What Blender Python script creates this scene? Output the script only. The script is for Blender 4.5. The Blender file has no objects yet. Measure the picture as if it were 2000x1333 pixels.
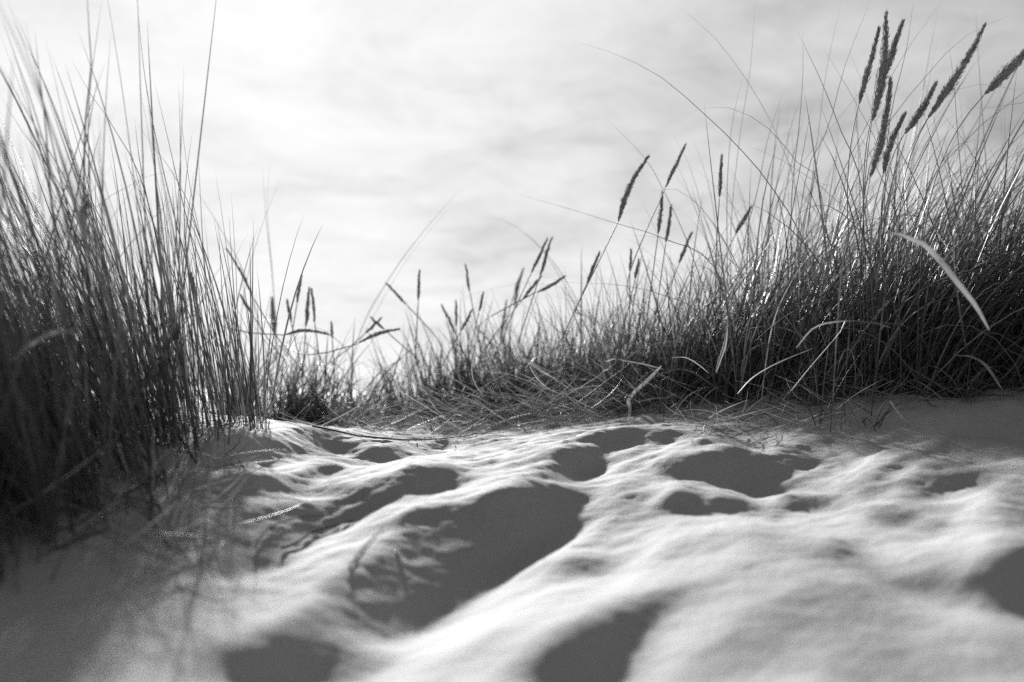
import bpy, math, random
import numpy as np
from mathutils import Vector

rng = np.random.default_rng(11)
random.seed(5)
scene = bpy.context.scene
COL = scene.collection

# ------------------------------------------------------------------ camera
F = 1944.0                                   # focal length in pixels of the 2000 px wide photograph (35 mm)
CAMH = 0.35
PITCH = math.atan(93.5 / F)
cam_data = bpy.data.cameras.new('camera')
cam = bpy.data.objects.new('camera', cam_data)
COL.objects.link(cam)
cam.location = (0, 0, CAMH)
cam.rotation_euler = (math.pi / 2 + PITCH, 0, 0)
cam_data.sensor_width = 36.0
cam_data.lens = 36.0 * F / 2000.0
cam_data.clip_start = 0.02
cam_data.clip_end = 20000
cam_data.dof.use_dof = True
cam_data.dof.focus_distance = 3.3
cam_data.dof.aperture_fstop = 1.6
cam_data.dof.aperture_blades = 0
scene.camera = cam

cp, sp_ = math.cos(PITCH), math.sin(PITCH)


def ray(px, py):
    u, v = (px - 1000.0) / F, (666.5 - py) / F
    return np.array([u, cp - v * sp_, sp_ + v * cp])


def at(px, py, Y):
    """the point of the place seen at a pixel, Y metres ahead"""
    d = ray(px, py)
    return d * (Y / d[1]) + np.array([0, 0, CAMH])


def project(x, y, z):
    z = z - CAMH
    depth = y * cp + z * sp_
    v = (-y * sp_ + z * cp) / depth
    return 1000.0 + F * x / depth, 666.5 - F * v


# ------------------------------------------------------------------ sun and sky
sd = ray(545, 95)
sd = sd / np.linalg.norm(sd)
ELEV = math.asin(sd[2])
AZ = math.atan2(sd[0], sd[1])                # negative: to the left of straight ahead

sun_data = bpy.data.lights.new('sun', 'SUN')
sun = bpy.data.objects.new('sun', sun_data)
COL.objects.link(sun)
sun_data.energy = 4.2
sun_data.angle = math.radians(2.0)         # the sun stands behind thin cloud
sun_data.color = (1.0, 1.0, 1.0)             # black and white film
sun.rotation_euler = Vector((-sd[0], -sd[1], -sd[2])).to_track_quat('-Z', 'Y').to_euler()
sun.location = (-2, 8, 6)

world = bpy.data.worlds.new('World')
scene.world = world
world.use_nodes = True
wt = world.node_tree
for n in list(wt.nodes):
    wt.nodes.remove(n)


class NT:
    def __init__(s, tree):
        s.t = tree

    def n(s, kind, **kw):
        nd = s.t.nodes.new(kind)
        for k, v in kw.items():
            setattr(nd, k, v)
        return nd

    def put(s, sock, v):
        if isinstance(v, bpy.types.NodeSocket):
            s.t.links.new(v, sock)
        elif v is not None:
            sock.default_value = v

    def math(s, op, a, b=None, c=None, clamp=False):
        nd = s.n('ShaderNodeMath', operation=op, use_clamp=clamp)
        s.put(nd.inputs[0], a)
        s.put(nd.inputs[1], b)
        s.put(nd.inputs[2], c)
        return nd.outputs[0]

    def vmath(s, op, a, b=None):
        nd = s.n('ShaderNodeVectorMath', operation=op)
        s.put(nd.inputs[0], a)
        s.put(nd.inputs[1], b)
        return nd

    def ramp(s, v, stops):
        nd = s.n('ShaderNodeValToRGB')
        e = nd.color_ramp.elements
        while len(e) < len(stops):
            e.new(0.5)
        for el, (p, c) in zip(e, stops):
            el.position = p
            el.color = (c, c, c, 1)
        s.put(nd.inputs[0], v)
        return nd.outputs[0]

    def noise(s, vec, scale, detail=4, rough=0.55, dist=0.0):
        nd = s.n('ShaderNodeTexNoise')
        s.put(nd.inputs['Vector'], vec)
        nd.inputs['Scale'].default_value = scale
        nd.inputs['Detail'].default_value = detail
        nd.inputs['Roughness'].default_value = rough
        nd.inputs['Distortion'].default_value = dist
        return nd.outputs[0]


W = NT(wt)
sky = W.n('ShaderNodeTexSky', sky_type='NISHITA')
sky.sun_disc = False
sky.sun_elevation = ELEV
sky.sun_rotation = -AZ if False else AZ
sky.altitude = 0
sky.air_density = 1.0
sky.dust_density = 1.5
sky.ozone_density = 1.0
bw = W.n('ShaderNodeRGBToBW')
wt.links.new(sky.outputs[0], bw.inputs[0])
tc = W.n('ShaderNodeTexCoord')
dirv = W.vmath('NORMALIZE', tc.outputs['Generated']).outputs[0]
sep = W.n('ShaderNodeSeparateXYZ')
wt.links.new(dirv, sep.inputs[0])
cosang = W.vmath('DOT_PRODUCT', dirv, tuple(sd)).outputs['Value']
cosang = W.math('MAXIMUM', cosang, 0.0)
# thin cloud lit from behind: the glow round the sun is the cloud's forward scattering
glow = W.math('ADD', W.math('MULTIPLY', W.math('POWER', cosang, 60.0), 2.0),
              W.math('MULTIPLY', W.math('POWER', cosang, 4.0), 2.0))
OFF1 = 0.0
# clouds on a flat layer overhead
h = W.math('ADD', W.math('MAXIMUM', sep.outputs[2], 0.0), 0.16)
cx = W.math('DIVIDE', sep.outputs[0], h)
cy = W.math('DIVIDE', sep.outputs[1], h)
comb = W.n('ShaderNodeCombineXYZ')
wt.links.new(cx, comb.inputs[0])
wt.links.new(cy, comb.inputs[1])
cl1 = W.noise(W.vmath('ADD', comb.outputs[0], (OFF1, 0.0, 0.0)).outputs[0], 1.7, 8, 0.60, 0.6)
cl2 = W.noise(W.vmath('ADD', comb.outputs[0], (7.3 + OFF1, 2.1, 0.4)).outputs[0], 0.55, 4, 0.5, 0.2)
cl3 = W.noise(W.vmath('ADD', comb.outputs[0], (3.3, 9.1, 1.4)).outputs[0], 6.5, 6, 0.62, 0.8)
cloud = W.math('ADD', W.math('ADD', W.math('MULTIPLY', cl1, 0.45), W.math('MULTIPLY', cl2, 0.35)), W.math('MULTIPLY', cl3, 0.20))
cover = W.ramp(cloud, [(0.36, 0.0), (0.64, 1.0)])
layer = W.math('ADD', W.math('MULTIPLY', cover, 0.80), 0.58)         # brightness of the cloud sheet
clear = W.math('DIVIDE', W.math('MULTIPLY', bw.outputs[0], 10.0), W.math('ADD', bw.outputs[0], 10.0))   # the blue sky, veiled by it
total = W.math('POWER', W.math('MULTIPLY', W.math('ADD', clear, glow), layer), 1.6)
total = W.math('MULTIPLY', W.math('DIVIDE', total, W.math('ADD', total, 4.5 ** 1.6)), 9.6)       # thick cloud grows no brighter
bg = W.n('ShaderNodeBackground')
bg.inputs['Strength'].default_value = 0.05
wt.links.new(total, bg.inputs['Color'])
wo = W.n('ShaderNodeOutputWorld')
wt.links.new(bg.outputs[0], wo.inputs['Surface'])

scene.cycles.sample_clamp_direct = 3.0
scene.cycles.sample_clamp_indirect = 3.0
scene.cycles.use_denoising = False           # keep the fine noise: the film is grainy
scene.view_settings.view_transform = 'Standard'
scene.view_settings.look = 'None'
scene.view_settings.gamma = 1.0
scene.view_settings.exposure = 1.33
scene.view_settings.use_curve_mapping = False

# ------------------------------------------------------------------ materials (grey: the film is black and white)


def material(name):
    m = bpy.data.materials.new(name)
    m.use_nodes = True
    t = m.node_tree
    for n in list(t.nodes):
        t.nodes.remove(n)
    return m, NT(t)


def sand_material():
    m, T = material('dry_sand')
    co = T.n('ShaderNodeTexCoord').outputs['Object']
    grain = T.noise(co, 420.0, 3, 0.8)
    clump = T.noise(co, 55.0, 5, 0.65)
    broad = T.noise(co, 2.3, 3, 0.5)
    v = T.math('MULTIPLY_ADD', grain, 0.30, 0.315)
    v = T.math('ADD', v, T.math('MULTIPLY_ADD', clump, 0.07, -0.035))
    v = T.math('ADD', v, T.math('MULTIPLY_ADD', broad, 0.07, -0.035))
    c = T.n('ShaderNodeCombineColor')
    for i in range(3):
        T.put(c.inputs[i], v)
    b = T.n('ShaderNodeBsdfPrincipled')
    T.put(b.inputs['Base Color'], c.outputs[0])
    b.inputs['Roughness'].default_value = 0.9
    b.inputs['Specular IOR Level'].default_value = 0.2
    hgt = T.math('ADD', T.math('MULTIPLY', grain, 0.35), T.math('MULTIPLY', clump, 1.6))
    bp = T.n('ShaderNodeBump')
    bp.inputs['Strength'].default_value = 0.55
    bp.inputs['Distance'].default_value = 0.003
    T.put(bp.inputs['Height'], hgt)
    T.t.links.new(bp.outputs[0], b.inputs['Normal'])
    o = T.n('ShaderNodeOutputMaterial')
    T.t.links.new(b.outputs[0], o.inputs[0])
    return m


def leaf_material(name, lo, hi, transl, rough=0.42, spec=0.5):
    m, T = material(name)
    rnd = T.n('ShaderNodeNewGeometry').outputs['Random Per Island']
    co = T.n('ShaderNodeTexCoord').outputs['Object']
    nz = T.noise(co, 38.0, 3, 0.6)
    v = T.math('MULTIPLY_ADD', rnd, hi - lo, lo)
    v = T.math('MULTIPLY', v, T.math('MULTIPLY_ADD', nz, 0.9, 0.55))
    c = T.n('ShaderNodeCombineColor')
    for i in range(3):
        T.put(c.inputs[i], v)
    b = T.n('ShaderNodeBsdfPrincipled')
    T.put(b.inputs['Base Color'], c.outputs[0])
    b.inputs['Roughness'].default_value = rough
    b.inputs['Specular IOR Level'].default_value = spec
    tr = T.n('ShaderNodeBsdfTranslucent')
    T.put(tr.inputs['Color'], c.outputs[0])
    mx = T.n('ShaderNodeMixShader')
    mx.inputs[0].default_value = transl
    T.t.links.new(b.outputs[0], mx.inputs[1])
    T.t.links.new(tr.outputs[0], mx.inputs[2])
    o = T.n('ShaderNodeOutputMaterial')
    T.t.links.new(mx.outputs[0], o.inputs[0])
    return m


M_SAND = sand_material()
M_GREEN = leaf_material('marram_leaf', 0.06, 0.14, 0.30, 0.46, 0.4)
M_DRY = leaf_material('dry_leaf', 0.20, 0.36, 0.30, 0.6, 0.25)
M_PALE = leaf_material('bleached_leaf', 0.38, 0.52, 0.3, 0.6, 0.25)
M_STEM = leaf_material('stem', 0.10, 0.16, 0.05, 0.65, 0.25)
M_HEAD = leaf_material('seed_head', 0.30, 0.42, 0.4, 0.8, 0.2)
M_SPIKE = leaf_material('spikelet', 0.34, 0.60, 0.55, 0.7, 0.3)
M_TWIG = leaf_material('dark_twig', 0.06, 0.10, 0.0, 0.95, 0.05)
M_STONE = leaf_material('pale_shell', 0.70, 0.80, 0.5, 0.4)
BLADE_MATS = [M_GREEN, M_DRY, M_PALE]

# ------------------------------------------------------------------ the sand
# control points (pixel, pixel, metres ahead) of the broad slope of the dune
CTRL = [(-300, 1333, 1.15), (300, 1333, 1.2), (1000, 1333, 1.2), (1600, 1333, 1.2), (2300, 1333, 1.15),
        (-100, 1180, 1.45), (500, 1150, 1.62), (1000, 1150, 1.62), (1500, 1150, 1.6), (2100, 1150, 1.5),
        (150, 1000, 1.85), (600, 1000, 2.3), (1000, 1000, 2.35), (1500, 1000, 2.2), (2050, 1000, 1.98),
        (400, 880, 2.6), (700, 900, 3.2), (1100, 893, 3.0), (1500, 900, 2.95), (2000, 880, 2.55),
        (450, 828, 3.2), (650, 832, 4.3), (850, 838, 4.6), (1100, 834, 4.2), (1400, 803, 3.85), (1700, 780, 3.45),
        (2020, 764, 3.3), (480, 800, 4.8), (700, 806, 5.4), (850, 813, 5.6), (1000, 806, 5.3), (1200, 794, 4.7),
        (1700, 690, 4.9), (2050, 640, 4.7), (1400, 740, 5.2)]
cpts = [at(*c) for c in CTRL]
cpts += [np.array(p, float) for p in [(-2.2, 3.4, .38), (-2.6, 5.0, .34), (-1.9, 2.0, .22), (-2.6, 1.0, .12), (-0.8, 0.4, -.03),
                                      (0.8, 0.4, -.03), (2.6, 1.0, .18), (3.0, 3.0, .52), (3.0, 5.0, .72), (0, 7.2, -.12), (-2.4, 7.2, -.1), (2.6, 7.2, 0.0),
                                      (1.2, 5.6, .34)]]
cpts = np.array(cpts)


def tps_fit(P):
    n = len(P)
    r2 = ((P[:, None, :2] - P[None, :, :2]) ** 2).sum(-1)
    K = 0.5 * r2 * np.log(r2 + 1e-9) + np.eye(n) * 0.02
    A = np.zeros((n + 3, n + 3))
    A[:n, :n] = K
    A[:n, n:] = A[n:, :n].T if False else np.c_[np.ones(n), P[:, :2]]
    A[n:, :n] = np.c_[np.ones(n), P[:, :2]].T
    b = np.r_[P[:, 2], 0, 0, 0]
    return np.linalg.solve(A, b)


TPS = tps_fit(cpts)


def base_z(x, y):
    out = TPS[-3] + TPS[-2] * x + TPS[-1] * y
    for (a, b, _), w in zip(cpts, TPS[:-3]):
        r2 = (x - a) ** 2 + (y - b) ** 2
        out = out + w * 0.5 * r2 * np.log(r2 + 1e-9)
    return out


# slip faces turned from the sun, outlined where they lie on the dune
SLIPS = [
    [(455, 805), (520, 801), (600, 804), (625, 815), (610, 825), (540, 829), (480, 822), (455, 815)],
    [(400, 880), (470, 845), (530, 842), (590, 838), (640, 848), (690, 862), (780, 872), (800, 880), (760, 900), (720, 908),
     (690, 900), (655, 878), (635, 876), (610, 888), (565, 915), (540, 920), (500, 902), (470, 898), (440, 915), (400, 910)],
    [(330, 945), (440, 922), (500, 935), (560, 930), (610, 907), (630, 897), (650, 910), (668, 922), (630, 935), (590, 950),
     (520, 968), (480, 975), (400, 982)],
    [(480, 985), (540, 982), (620, 980), (628, 965), (650, 945), (740, 952), (780, 932), (810, 912), (830, 904), (890, 906),
     (907, 922), (890, 945), (780, 972), (700, 1010), (650, 1038), (590, 1062), (545, 1100), (530, 1125), (500, 1125),
     (440, 1120), (400, 1130), (378, 1118), (415, 1060), (450, 1020)],
    [(380, 1170), (400, 1158), (440, 1140), (490, 1145), (520, 1150), (495, 1160), (460, 1157), (440, 1172), (400, 1184)],
    [(790, 1010), (830, 990), (900, 980), (960, 962), (1010, 950), (1060, 940), (1120, 950), (1165, 956), (1150, 1000),
     (1120, 1032), (1080, 1065), (1040, 1095), (980, 1135), (930, 1165), (880, 1195), (830, 1228), (780, 1250), (700, 1258),
     (690, 1272), (730, 1284), (775, 1290), (740, 1312), (690, 1345), (430, 1345), (415, 1310), (385, 1290), (420, 1270),
     (480, 1252), (530, 1238), (590, 1205), (640, 1170), (615, 1150), (620, 1130), (640, 1115), (700, 1095), (760, 1078), (765, 1060)],
    [(1050, 930), (1080, 908), (1110, 890), (1160, 886), (1190, 892), (1180, 915), (1190, 925), (1170, 932), (1120, 935)],
    [(1135, 870), (1180, 850), (1250, 842), (1330, 840), (1340, 850), (1290, 862), (1230, 868), (1200, 880), (1140, 877)],
    [(1275, 930), (1310, 900), (1370, 880), (1420, 865), (1440, 870), (1470, 885), (1500, 895), (1530, 915), (1545, 935),
     (1535, 955), (1500, 965), (1440, 965), (1370, 950), (1310, 940)],
    [(1297, 975), (1320, 970), (1380, 970), (1430, 970), (1470, 982), (1510, 1000), (1532, 1012), (1525, 1020), (1480, 1002),
     (1430, 992), (1370, 995), (1320, 1005), (1300, 1000)],
    [(1212, 988), (1245, 963), (1272, 959), (1265, 974), (1235, 988)],
    [(1080, 1126), (1115, 1100), (1145, 1086), (1182, 1093), (1187, 1109), (1150, 1123), (1105, 1129)],
    [(1010, 1345), (1040, 1290), (1090, 1240), (1150, 1212), (1220, 1180), (1300, 1155), (1380, 1130), (1360, 1150),
     (1320, 1175), (1280, 1215), (1250, 1250), (1220, 1300), (1195, 1345)],
    [(1535, 975), (1580, 968), (1640, 973), (1690, 975), (1620, 987), (1570, 994), (1540, 991)],
    [(1680, 1018), (1740, 995), (1775, 993), (1745, 1018), (1700, 1028)],
    [(1800, 945), (1850, 930), (1900, 918), (1928, 908), (1915, 938), (1890, 957), (1850, 953)],
    [(1540, 1078), (1560, 1068), (1590, 1076), (1610, 1078), (1640, 1070), (1605, 1043), (1640, 1046), (1680, 1063),
     (1692, 1083), (1705, 1100), (1760, 1120), (1840, 1118), (1900, 1112), (1990, 1068), (2060, 1050), (2060, 1215),
     (1950, 1198), (1880, 1172), (1780, 1156), (1700, 1122), (1660, 1097), (1600, 1094)],
    [(1830, 843), (1900, 815), (1935, 790), (2060, 776), (2060, 858), (1960, 860), (1930, 850), (1860, 850)],
]
IW, IH = 1100, 700                            # half-resolution raster with a margin


def raster(polys):
    yy, xx = np.mgrid[0:IH, 0:IW]
    xx, yy = xx * 2.0, yy * 2.0
    out = np.zeros((IH, IW), bool)
    for P in polys:
        ins = np.zeros((IH, IW), bool)
        n = len(P)
        for i in range(n):
            (x1, y1), (x2, y2) = P[i], P[(i + 1) % n]
            if y1 == y2:
                continue
            c = ((y1 > yy) != (y2 > yy)) & (xx < (x2 - x1) * (yy - y1) / (y2 - y1) + x1)
            ins ^= c
        out |= ins
    return out.astype(float)


def box_blur(a, k):
    for ax in (0, 1):
        c = np.cumsum(np.concatenate([np.repeat(np.take(a, [0], ax), k + 1, ax), a, np.repeat(np.take(a, [-1], ax), k, ax)], ax), ax)
        n = a.shape[ax]
        a = (np.take(c, range(2 * k + 1, 2 * k + 1 + n), ax) - np.take(c, range(n), ax)) / (2 * k + 1)
    return a


# gentler slopes that only catch less light
GENTLE = [
    ([(420, 900), (470, 882), (520, 890), (500, 905), (440, 915)], .6),
    ([(640, 1085), (700, 1050), (760, 1022), (740, 1050), (690, 1080), (645, 1105)], .45),
    ([(560, 1190), (620, 1165), (640, 1180), (600, 1205)], .5),
    ([(400, 1240), (450, 1222), (500, 1225), (460, 1242)], .5),
    ([(330, 1320), (370, 1300), (400, 1315), (390, 1345), (330, 1345)], .5),
    ([(1220, 905), (1250, 890), (1265, 900), (1240, 920)], .6),
    ([(880, 1290), (960, 1240), (1040, 1215), (1020, 1240), (940, 1290), (890, 1320)], .3),
    ([(1330, 1060), (1420, 1045), (1480, 1060), (1420, 1080), (1340, 1080)], .3),
    ([(1420, 1110), (1500, 1090), (1530, 1100), (1480, 1125), (1420, 1140)], .35),
    ([(1290, 1345), (1400, 1245), (1500, 1165), (1570, 1130), (1700, 1150), (1800, 1190), (1900, 1215), (2080, 1240), (2080, 1345), (1640, 1345), (1590, 1305), (1540, 1295), (1490, 1320), (1480, 1345)], .40),
    ([(1440, 1040), (1500, 1025), (1570, 1025), (1560, 1045), (1480, 1060)], .35),
    ([(1150, 1135), (1200, 1128), (1235, 1135), (1200, 1150), (1150, 1150)], .35),
    ([(1170, 1022), (1210, 1010), (1240, 1012), (1200, 1026)], .40),
    ([(1500, 880), (1560, 880), (1600, 905), (1590, 912), (1520, 895)], .6),
    ([(1690, 870), (1745, 845), (1730, 862), (1700, 878)], .5),
    ([(1700, 935), (1760, 900), (1755, 920), (1720, 950), (1690, 960)], .6),
    ([(1790, 920), (1870, 895), (1920, 880), (1900, 900), (1830, 925)], .6),
    ([(1760, 1100), (1840, 1082), (1900, 1060), (1850, 1095), (1790, 1105)], .5),
    ([(1900, 1000), (1960, 960), (2060, 930), (2060, 1040), (1960, 1060)], .25),
]
MASK = raster(SLIPS)
for poly_, wt_ in GENTLE:
    MASK = np.maximum(MASK, box_blur(raster([poly_]), 5) * wt_)
soft_ = box_blur(box_blur(MASK, 9), 7)
MASK = box_blur(box_blur(MASK, 3), 2)
wrow = np.clip((np.arange(IH) * 2.0 - 930) / 250, 0, .95)[:, None]
MASK = MASK * (1 - wrow) + soft_ * wrow                       # the tracks near the camera are rounder


def sample(img, px, py):
    x = np.clip(px / 2.0, 0, IW - 1.01)
    y = np.clip(py / 2.0, 0, IH - 1.01)
    i, j = x.astype(int), y.astype(int)
    fx, fy = x - i, y - j
    v = img[j, i] * (1 - fx) * (1 - fy) + img[j, i + 1] * fx * (1 - fy) + img[j + 1, i] * (1 - fx) * fy + img[j + 1, i + 1] * fx * fy
    return np.where((px < 0) | (py < 700) | (px > 2150) | (py > 1390), 0.0, v)


HS = 0.012
gx = np.arange(-3.2, 3.2, HS)
gy = np.arange(0.5, 7.2, HS)
GX, GY = np.meshgrid(gx, gy)
ZB = base_z(GX, GY)
kx = np.fft.fftfreq(1024, HS) * 2 * np.pi
KX, KY = np.meshgrid(kx, kx)
dsx, dsy = -sd[0] / math.hypot(sd[0], sd[1]), -sd[1] / math.hypot(sd[0], sd[1])    # away from the sun, over the ground
KD = KX * dsx + KY * dsy
KP = -KX * dsy + KY * dsx
K2 = KX ** 2 + KY ** 2


def solve(G, lam=0.12, mu=0.7, sig=0.020):
    pad = np.zeros((1024, 1024))
    pad[:G.shape[0], :G.shape[1]] = G
    gh = np.fft.fft2(pad) * np.exp(-0.5 * K2 * sig ** 2)
    zh = (-1j * KD) * gh / (KD ** 2 + lam * KP ** 2 + mu)
    return np.real(np.fft.ifft2(zh))[:G.shape[0], :G.shape[1]]


def fractal(shape, beta, kmin, kmax, seed):
    r = np.random.default_rng(seed)
    w = np.fft.fft2(r.standard_normal((1024, 1024)))
    k = np.sqrt(K2)
    amp = np.where((k > kmin) & (k < kmax), np.maximum(k, 1e-6) ** (-beta), 0)
    a = np.real(np.fft.ifft2(w * amp))
    a /= a.std()
    return a[:shape[0], :shape[1]]


Z = ZB.copy()
slope = -dsx * np.gradient(ZB, HS, axis=1) - dsy * np.gradient(ZB, HS, axis=0)      # fall of the broad dune away from the sun
GD = -(math.tan(ELEV) + 0.13)
edge = np.clip((GX + 3.2) / .5, 0, 1) * np.clip((3.2 - GX) / .5, 0, 1) * np.clip((GY - .5) / .3, 0, 1) * np.clip((7.2 - GY) / .8, 0, 1)
WX = slice(int((-1.3 + 3.2) / HS), int((2.1 + 3.2) / HS))     # the stretch of sand in view
WY = slice(int((.95 - .5) / HS), int((4.6 - .5) / HS))
TANE = math.tan(ELEV)


def in_shade(Zf):
    """how far (m) each point lies under the shade line of the sand sunward of it"""
    X0, Y0 = GX[WY, WX], GY[WY, WX]
    z0 = Zf[WY, WX]
    best = np.full(z0.shape, -9.0)
    for t in np.r_[.015, .03, np.arange(.05, .9, .03)]:
        u = (X0 - dsx * t - gx[0]) / HS
        v = (Y0 - dsy * t - gy[0]) / HS
        i = np.clip(np.rint(u).astype(int), 0, len(gx) - 1)
        j = np.clip(np.rint(v).astype(int), 0, len(gy) - 1)
        best = np.maximum(best, Zf[j, i] - z0 - t * TANE)
    return best


def ridged(seed, ang, lo, hi, stretch, beta=1.6):
    """undulations drawn out along a heading (radians right of straight ahead)"""
    r = np.random.default_rng(seed)
    w = np.fft.fft2(r.standard_normal((1024, 1024)))
    ka = KX * math.sin(ang) + KY * math.cos(ang)
    kc = KX * math.cos(ang) - KY * math.sin(ang)
    k = np.sqrt((ka * stretch) ** 2 + kc ** 2)
    a = np.real(np.fft.ifft2(w * np.exp(-(k / hi) ** 2) * (1 - np.exp(-(k / lo) ** 4)) * np.maximum(k, 1) ** -beta))
    return (a / a.std())[:Z.shape[0], :Z.shape[1]]


# windblown ridges and old tracks over the whole slope
ROLL = ridged(31, .36, 14, 45, 2.6) * 0.0062 + ridged(32, .75, 30, 90, 2.2) * 0.0026 * np.clip((GY - 1.2) / 1.2, .25, 1.25)
ROLL = ROLL * np.clip((GY - .5) / 1.5, .45, 1)
WARPX = fractal(Z.shape, 1.6, 12, 90, 21) * 5.0                 # uneven outlines
WARPY = fractal(Z.shape, 1.6, 12, 90, 22) * 2.6
FIX = np.zeros(Z.shape)
for it in range(48):
    px, py = project(GX, GY, Z)
    m = sample(MASK, px + WARPX, py + WARPY)
    g = m * (GD + slope) + (1 - m) * 0.11 + FIX
    Zn = ZB + ROLL + solve(g * edge)
    Z = Zn if it == 0 else 0.5 * Z + 0.5 * Zn
    if it >= 4:
        sh = in_shade(Z)
        mm = m[WY, WX]
        e = np.where(mm > .75, np.clip(sh, -.03, 0), 0) + np.where(mm < .2, np.clip(sh + 0.002, 0, .03), 0)
        FIX[WY, WX] = np.clip(FIX[WY, WX] + e * 2.0, -.65, .65)
        if it in (4, 47):
            print('shade misfit', it, ((mm > .75) & (sh < 0)).mean(), ((mm < .2) & (sh > 0)).mean(), (mm > .75).mean())
near = np.clip((GY - 0.9) / 2.0, 0, 1)
Z += fractal(Z.shape, 1.9, 14, 110, 3) * 0.0012 * (0.25 + near)
Z += fractal(Z.shape, 1.2, 60, 260, 4) * 0.0008 * (0.3 + near)
# wind-blown sand breaks into little crumbled steps towards the grass
crumb = fractal(Z.shape, 1.4, 25, 160, 9)
Z += np.clip(crumb - .6, 0, 1.5) * 0.0022 * np.clip((GY - 2.2) / 1.5, 0, 1)
print('relief', (Z - ZB).min(), (Z - ZB).max())


def ground(x, y):
    x, y = np.asarray(x, float), np.asarray(y, float)
    u = np.clip((x - gx[0]) / HS, 0, len(gx) - 1.01)
    v = np.clip((y - gy[0]) / HS, 0, len(gy) - 1.01)
    i, j = u.astype(int), v.astype(int)
    fx, fy = u - i, v - j
    return Z[j, i] * (1 - fx) * (1 - fy) + Z[j, i + 1] * fx * (1 - fy) + Z[j + 1, i] * (1 - fx) * fy + Z[j + 1, i + 1] * fx * fy


def on_sand(px, py):
    d = ray(px, py)
    tt = np.linspace(0.9, 7.0, 4000)
    q = d[None, :] * (tt / d[1])[:, None] + np.array([0, 0, CAMH])
    below = q[:, 2] < ground(q[:, 0], q[:, 1])
    p = np.array(q[np.argmax(below)] if below.any() else q[-1])
    p[2] = float(ground(p[0], p[1]))
    return p


def mesh_from(name, verts, faces, mats, mat_index=None, smooth=True):
    """verts (n,3); faces (m,4) or (m,3)"""
    me = bpy.data.meshes.new(name)
    verts = np.asarray(verts, np.float32)
    faces = np.asarray(faces, np.int32)
    k = faces.shape[1]
    me.vertices.add(len(verts))
    me.vertices.foreach_set('co', verts.ravel())
    me.loops.add(faces.size)
    me.loops.foreach_set('vertex_index', faces.ravel())
    me.polygons.add(len(faces))
    me.polygons.foreach_set('loop_start', np.arange(0, faces.size, k, dtype=np.int32))
    if mat_index is not None:
        me.polygons.foreach_set('material_index', np.asarray(mat_index, np.int32))
    me.polygons.foreach_set('use_smooth', np.full(len(faces), smooth))
    for m in mats:
        me.materials.append(m)
    me.update(calc_edges=True)
    me.validate()
    return me


def link(name, data, parent=None, loc=None):
    o = bpy.data.objects.new(name, data)
    COL.objects.link(o)
    if parent is not None:
        o.parent = parent
    if loc is not None:
        o.location = loc
    return o


ext = np.array([.03, .08, .2, .45, .9, 1.7, 3, 6, 12, 30, 80, 250, 900, 3000, 9000])
xs = np.r_[gx[0] - ext[::-1], gx, gx[-1] + ext]
ys = np.r_[gy[0] - ext[::-1], gy, gy[-1] + ext]
XX, YY = np.meshgrid(xs, ys)
ZZ = ground(XX, YY)
dist = np.maximum(np.maximum(gx[0] - XX, XX - gx[-1]), np.maximum(gy[0] - YY, YY - gy[-1])).clip(0)
f = np.clip(dist / 6.0, 0, 1)
f = f * f * (3 - 2 * f)
ZZ = ZZ * (1 - f) + (-0.9) * f
nyv, nxv = XX.shape
idx = np.arange(nyv * nxv).reshape(nyv, nxv)
fc = np.stack([idx[:-1, :-1], idx[:-1, 1:], idx[1:, 1:], idx[1:, :-1]], -1).reshape(-1, 4)
sand = link('sand', mesh_from('sand', np.stack([XX, YY, ZZ], -1).reshape(-1, 3), fc, [M_SAND]))
sand['kind'] = 'structure'

# ------------------------------------------------------------------ blades


def strip_mesh(name, paths, widths, mats, mat_of=None, taper='leaf', fold=0.35, seed=0, origin=None):
    """paths (N,S,3), widths (N,): folded leaf strips, three points across"""
    r = np.random.default_rng(seed)
    N, S, _ = paths.shape
    tang = np.gradient(paths, axis=1)
    tang /= np.linalg.norm(tang, axis=2, keepdims=True) + 1e-9
    az = r.uniform(0, 2 * np.pi, N)
    side0 = np.stack([np.cos(az), np.sin(az), np.zeros(N)], -1)[:, None, :].repeat(S, 1)
    side = side0 - tang * (side0 * tang).sum(-1, keepdims=True)
    side /= np.linalg.norm(side, axis=2, keepdims=True) + 1e-9
    nor = np.cross(tang, side)
    t = np.linspace(0, 1, S)
    if taper == 'leaf':
        prof = np.minimum(1, 0.55 + t * 2.2) * (1 - t ** 2.2) ** 0.8 + 0.03
    else:
        prof = np.sin(np.pi * np.clip(t * 0.93 + 0.05, 0, 1)) ** 0.6 + 0.02
    w = widths[:, None, None] * prof[None, :, None] * 0.5
    a = paths - side * w + nor * w * fold
    c = paths + side * w + nor * w * fold
    b = paths - nor * w * fold
    V = np.stack([a, b, c], 2).reshape(-1, 3)
    base = (np.arange(N) * S * 3)[:, None, None]
    s = (np.arange(S - 1) * 3)[None, :, None]
    q = np.array([[0, 1, 4, 3], [1, 2, 5, 4]])
    Fq = (base[..., None] + s[..., None] + q[None, None, :, :]).reshape(-1, 4)
    mi = None if mat_of is None else np.repeat(mat_of, (S - 1) * 2)
    if origin is not None:
        V = V - np.asarray(origin)[None, :]
    return mesh_from(name, V, Fq, mats, mi)


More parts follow.
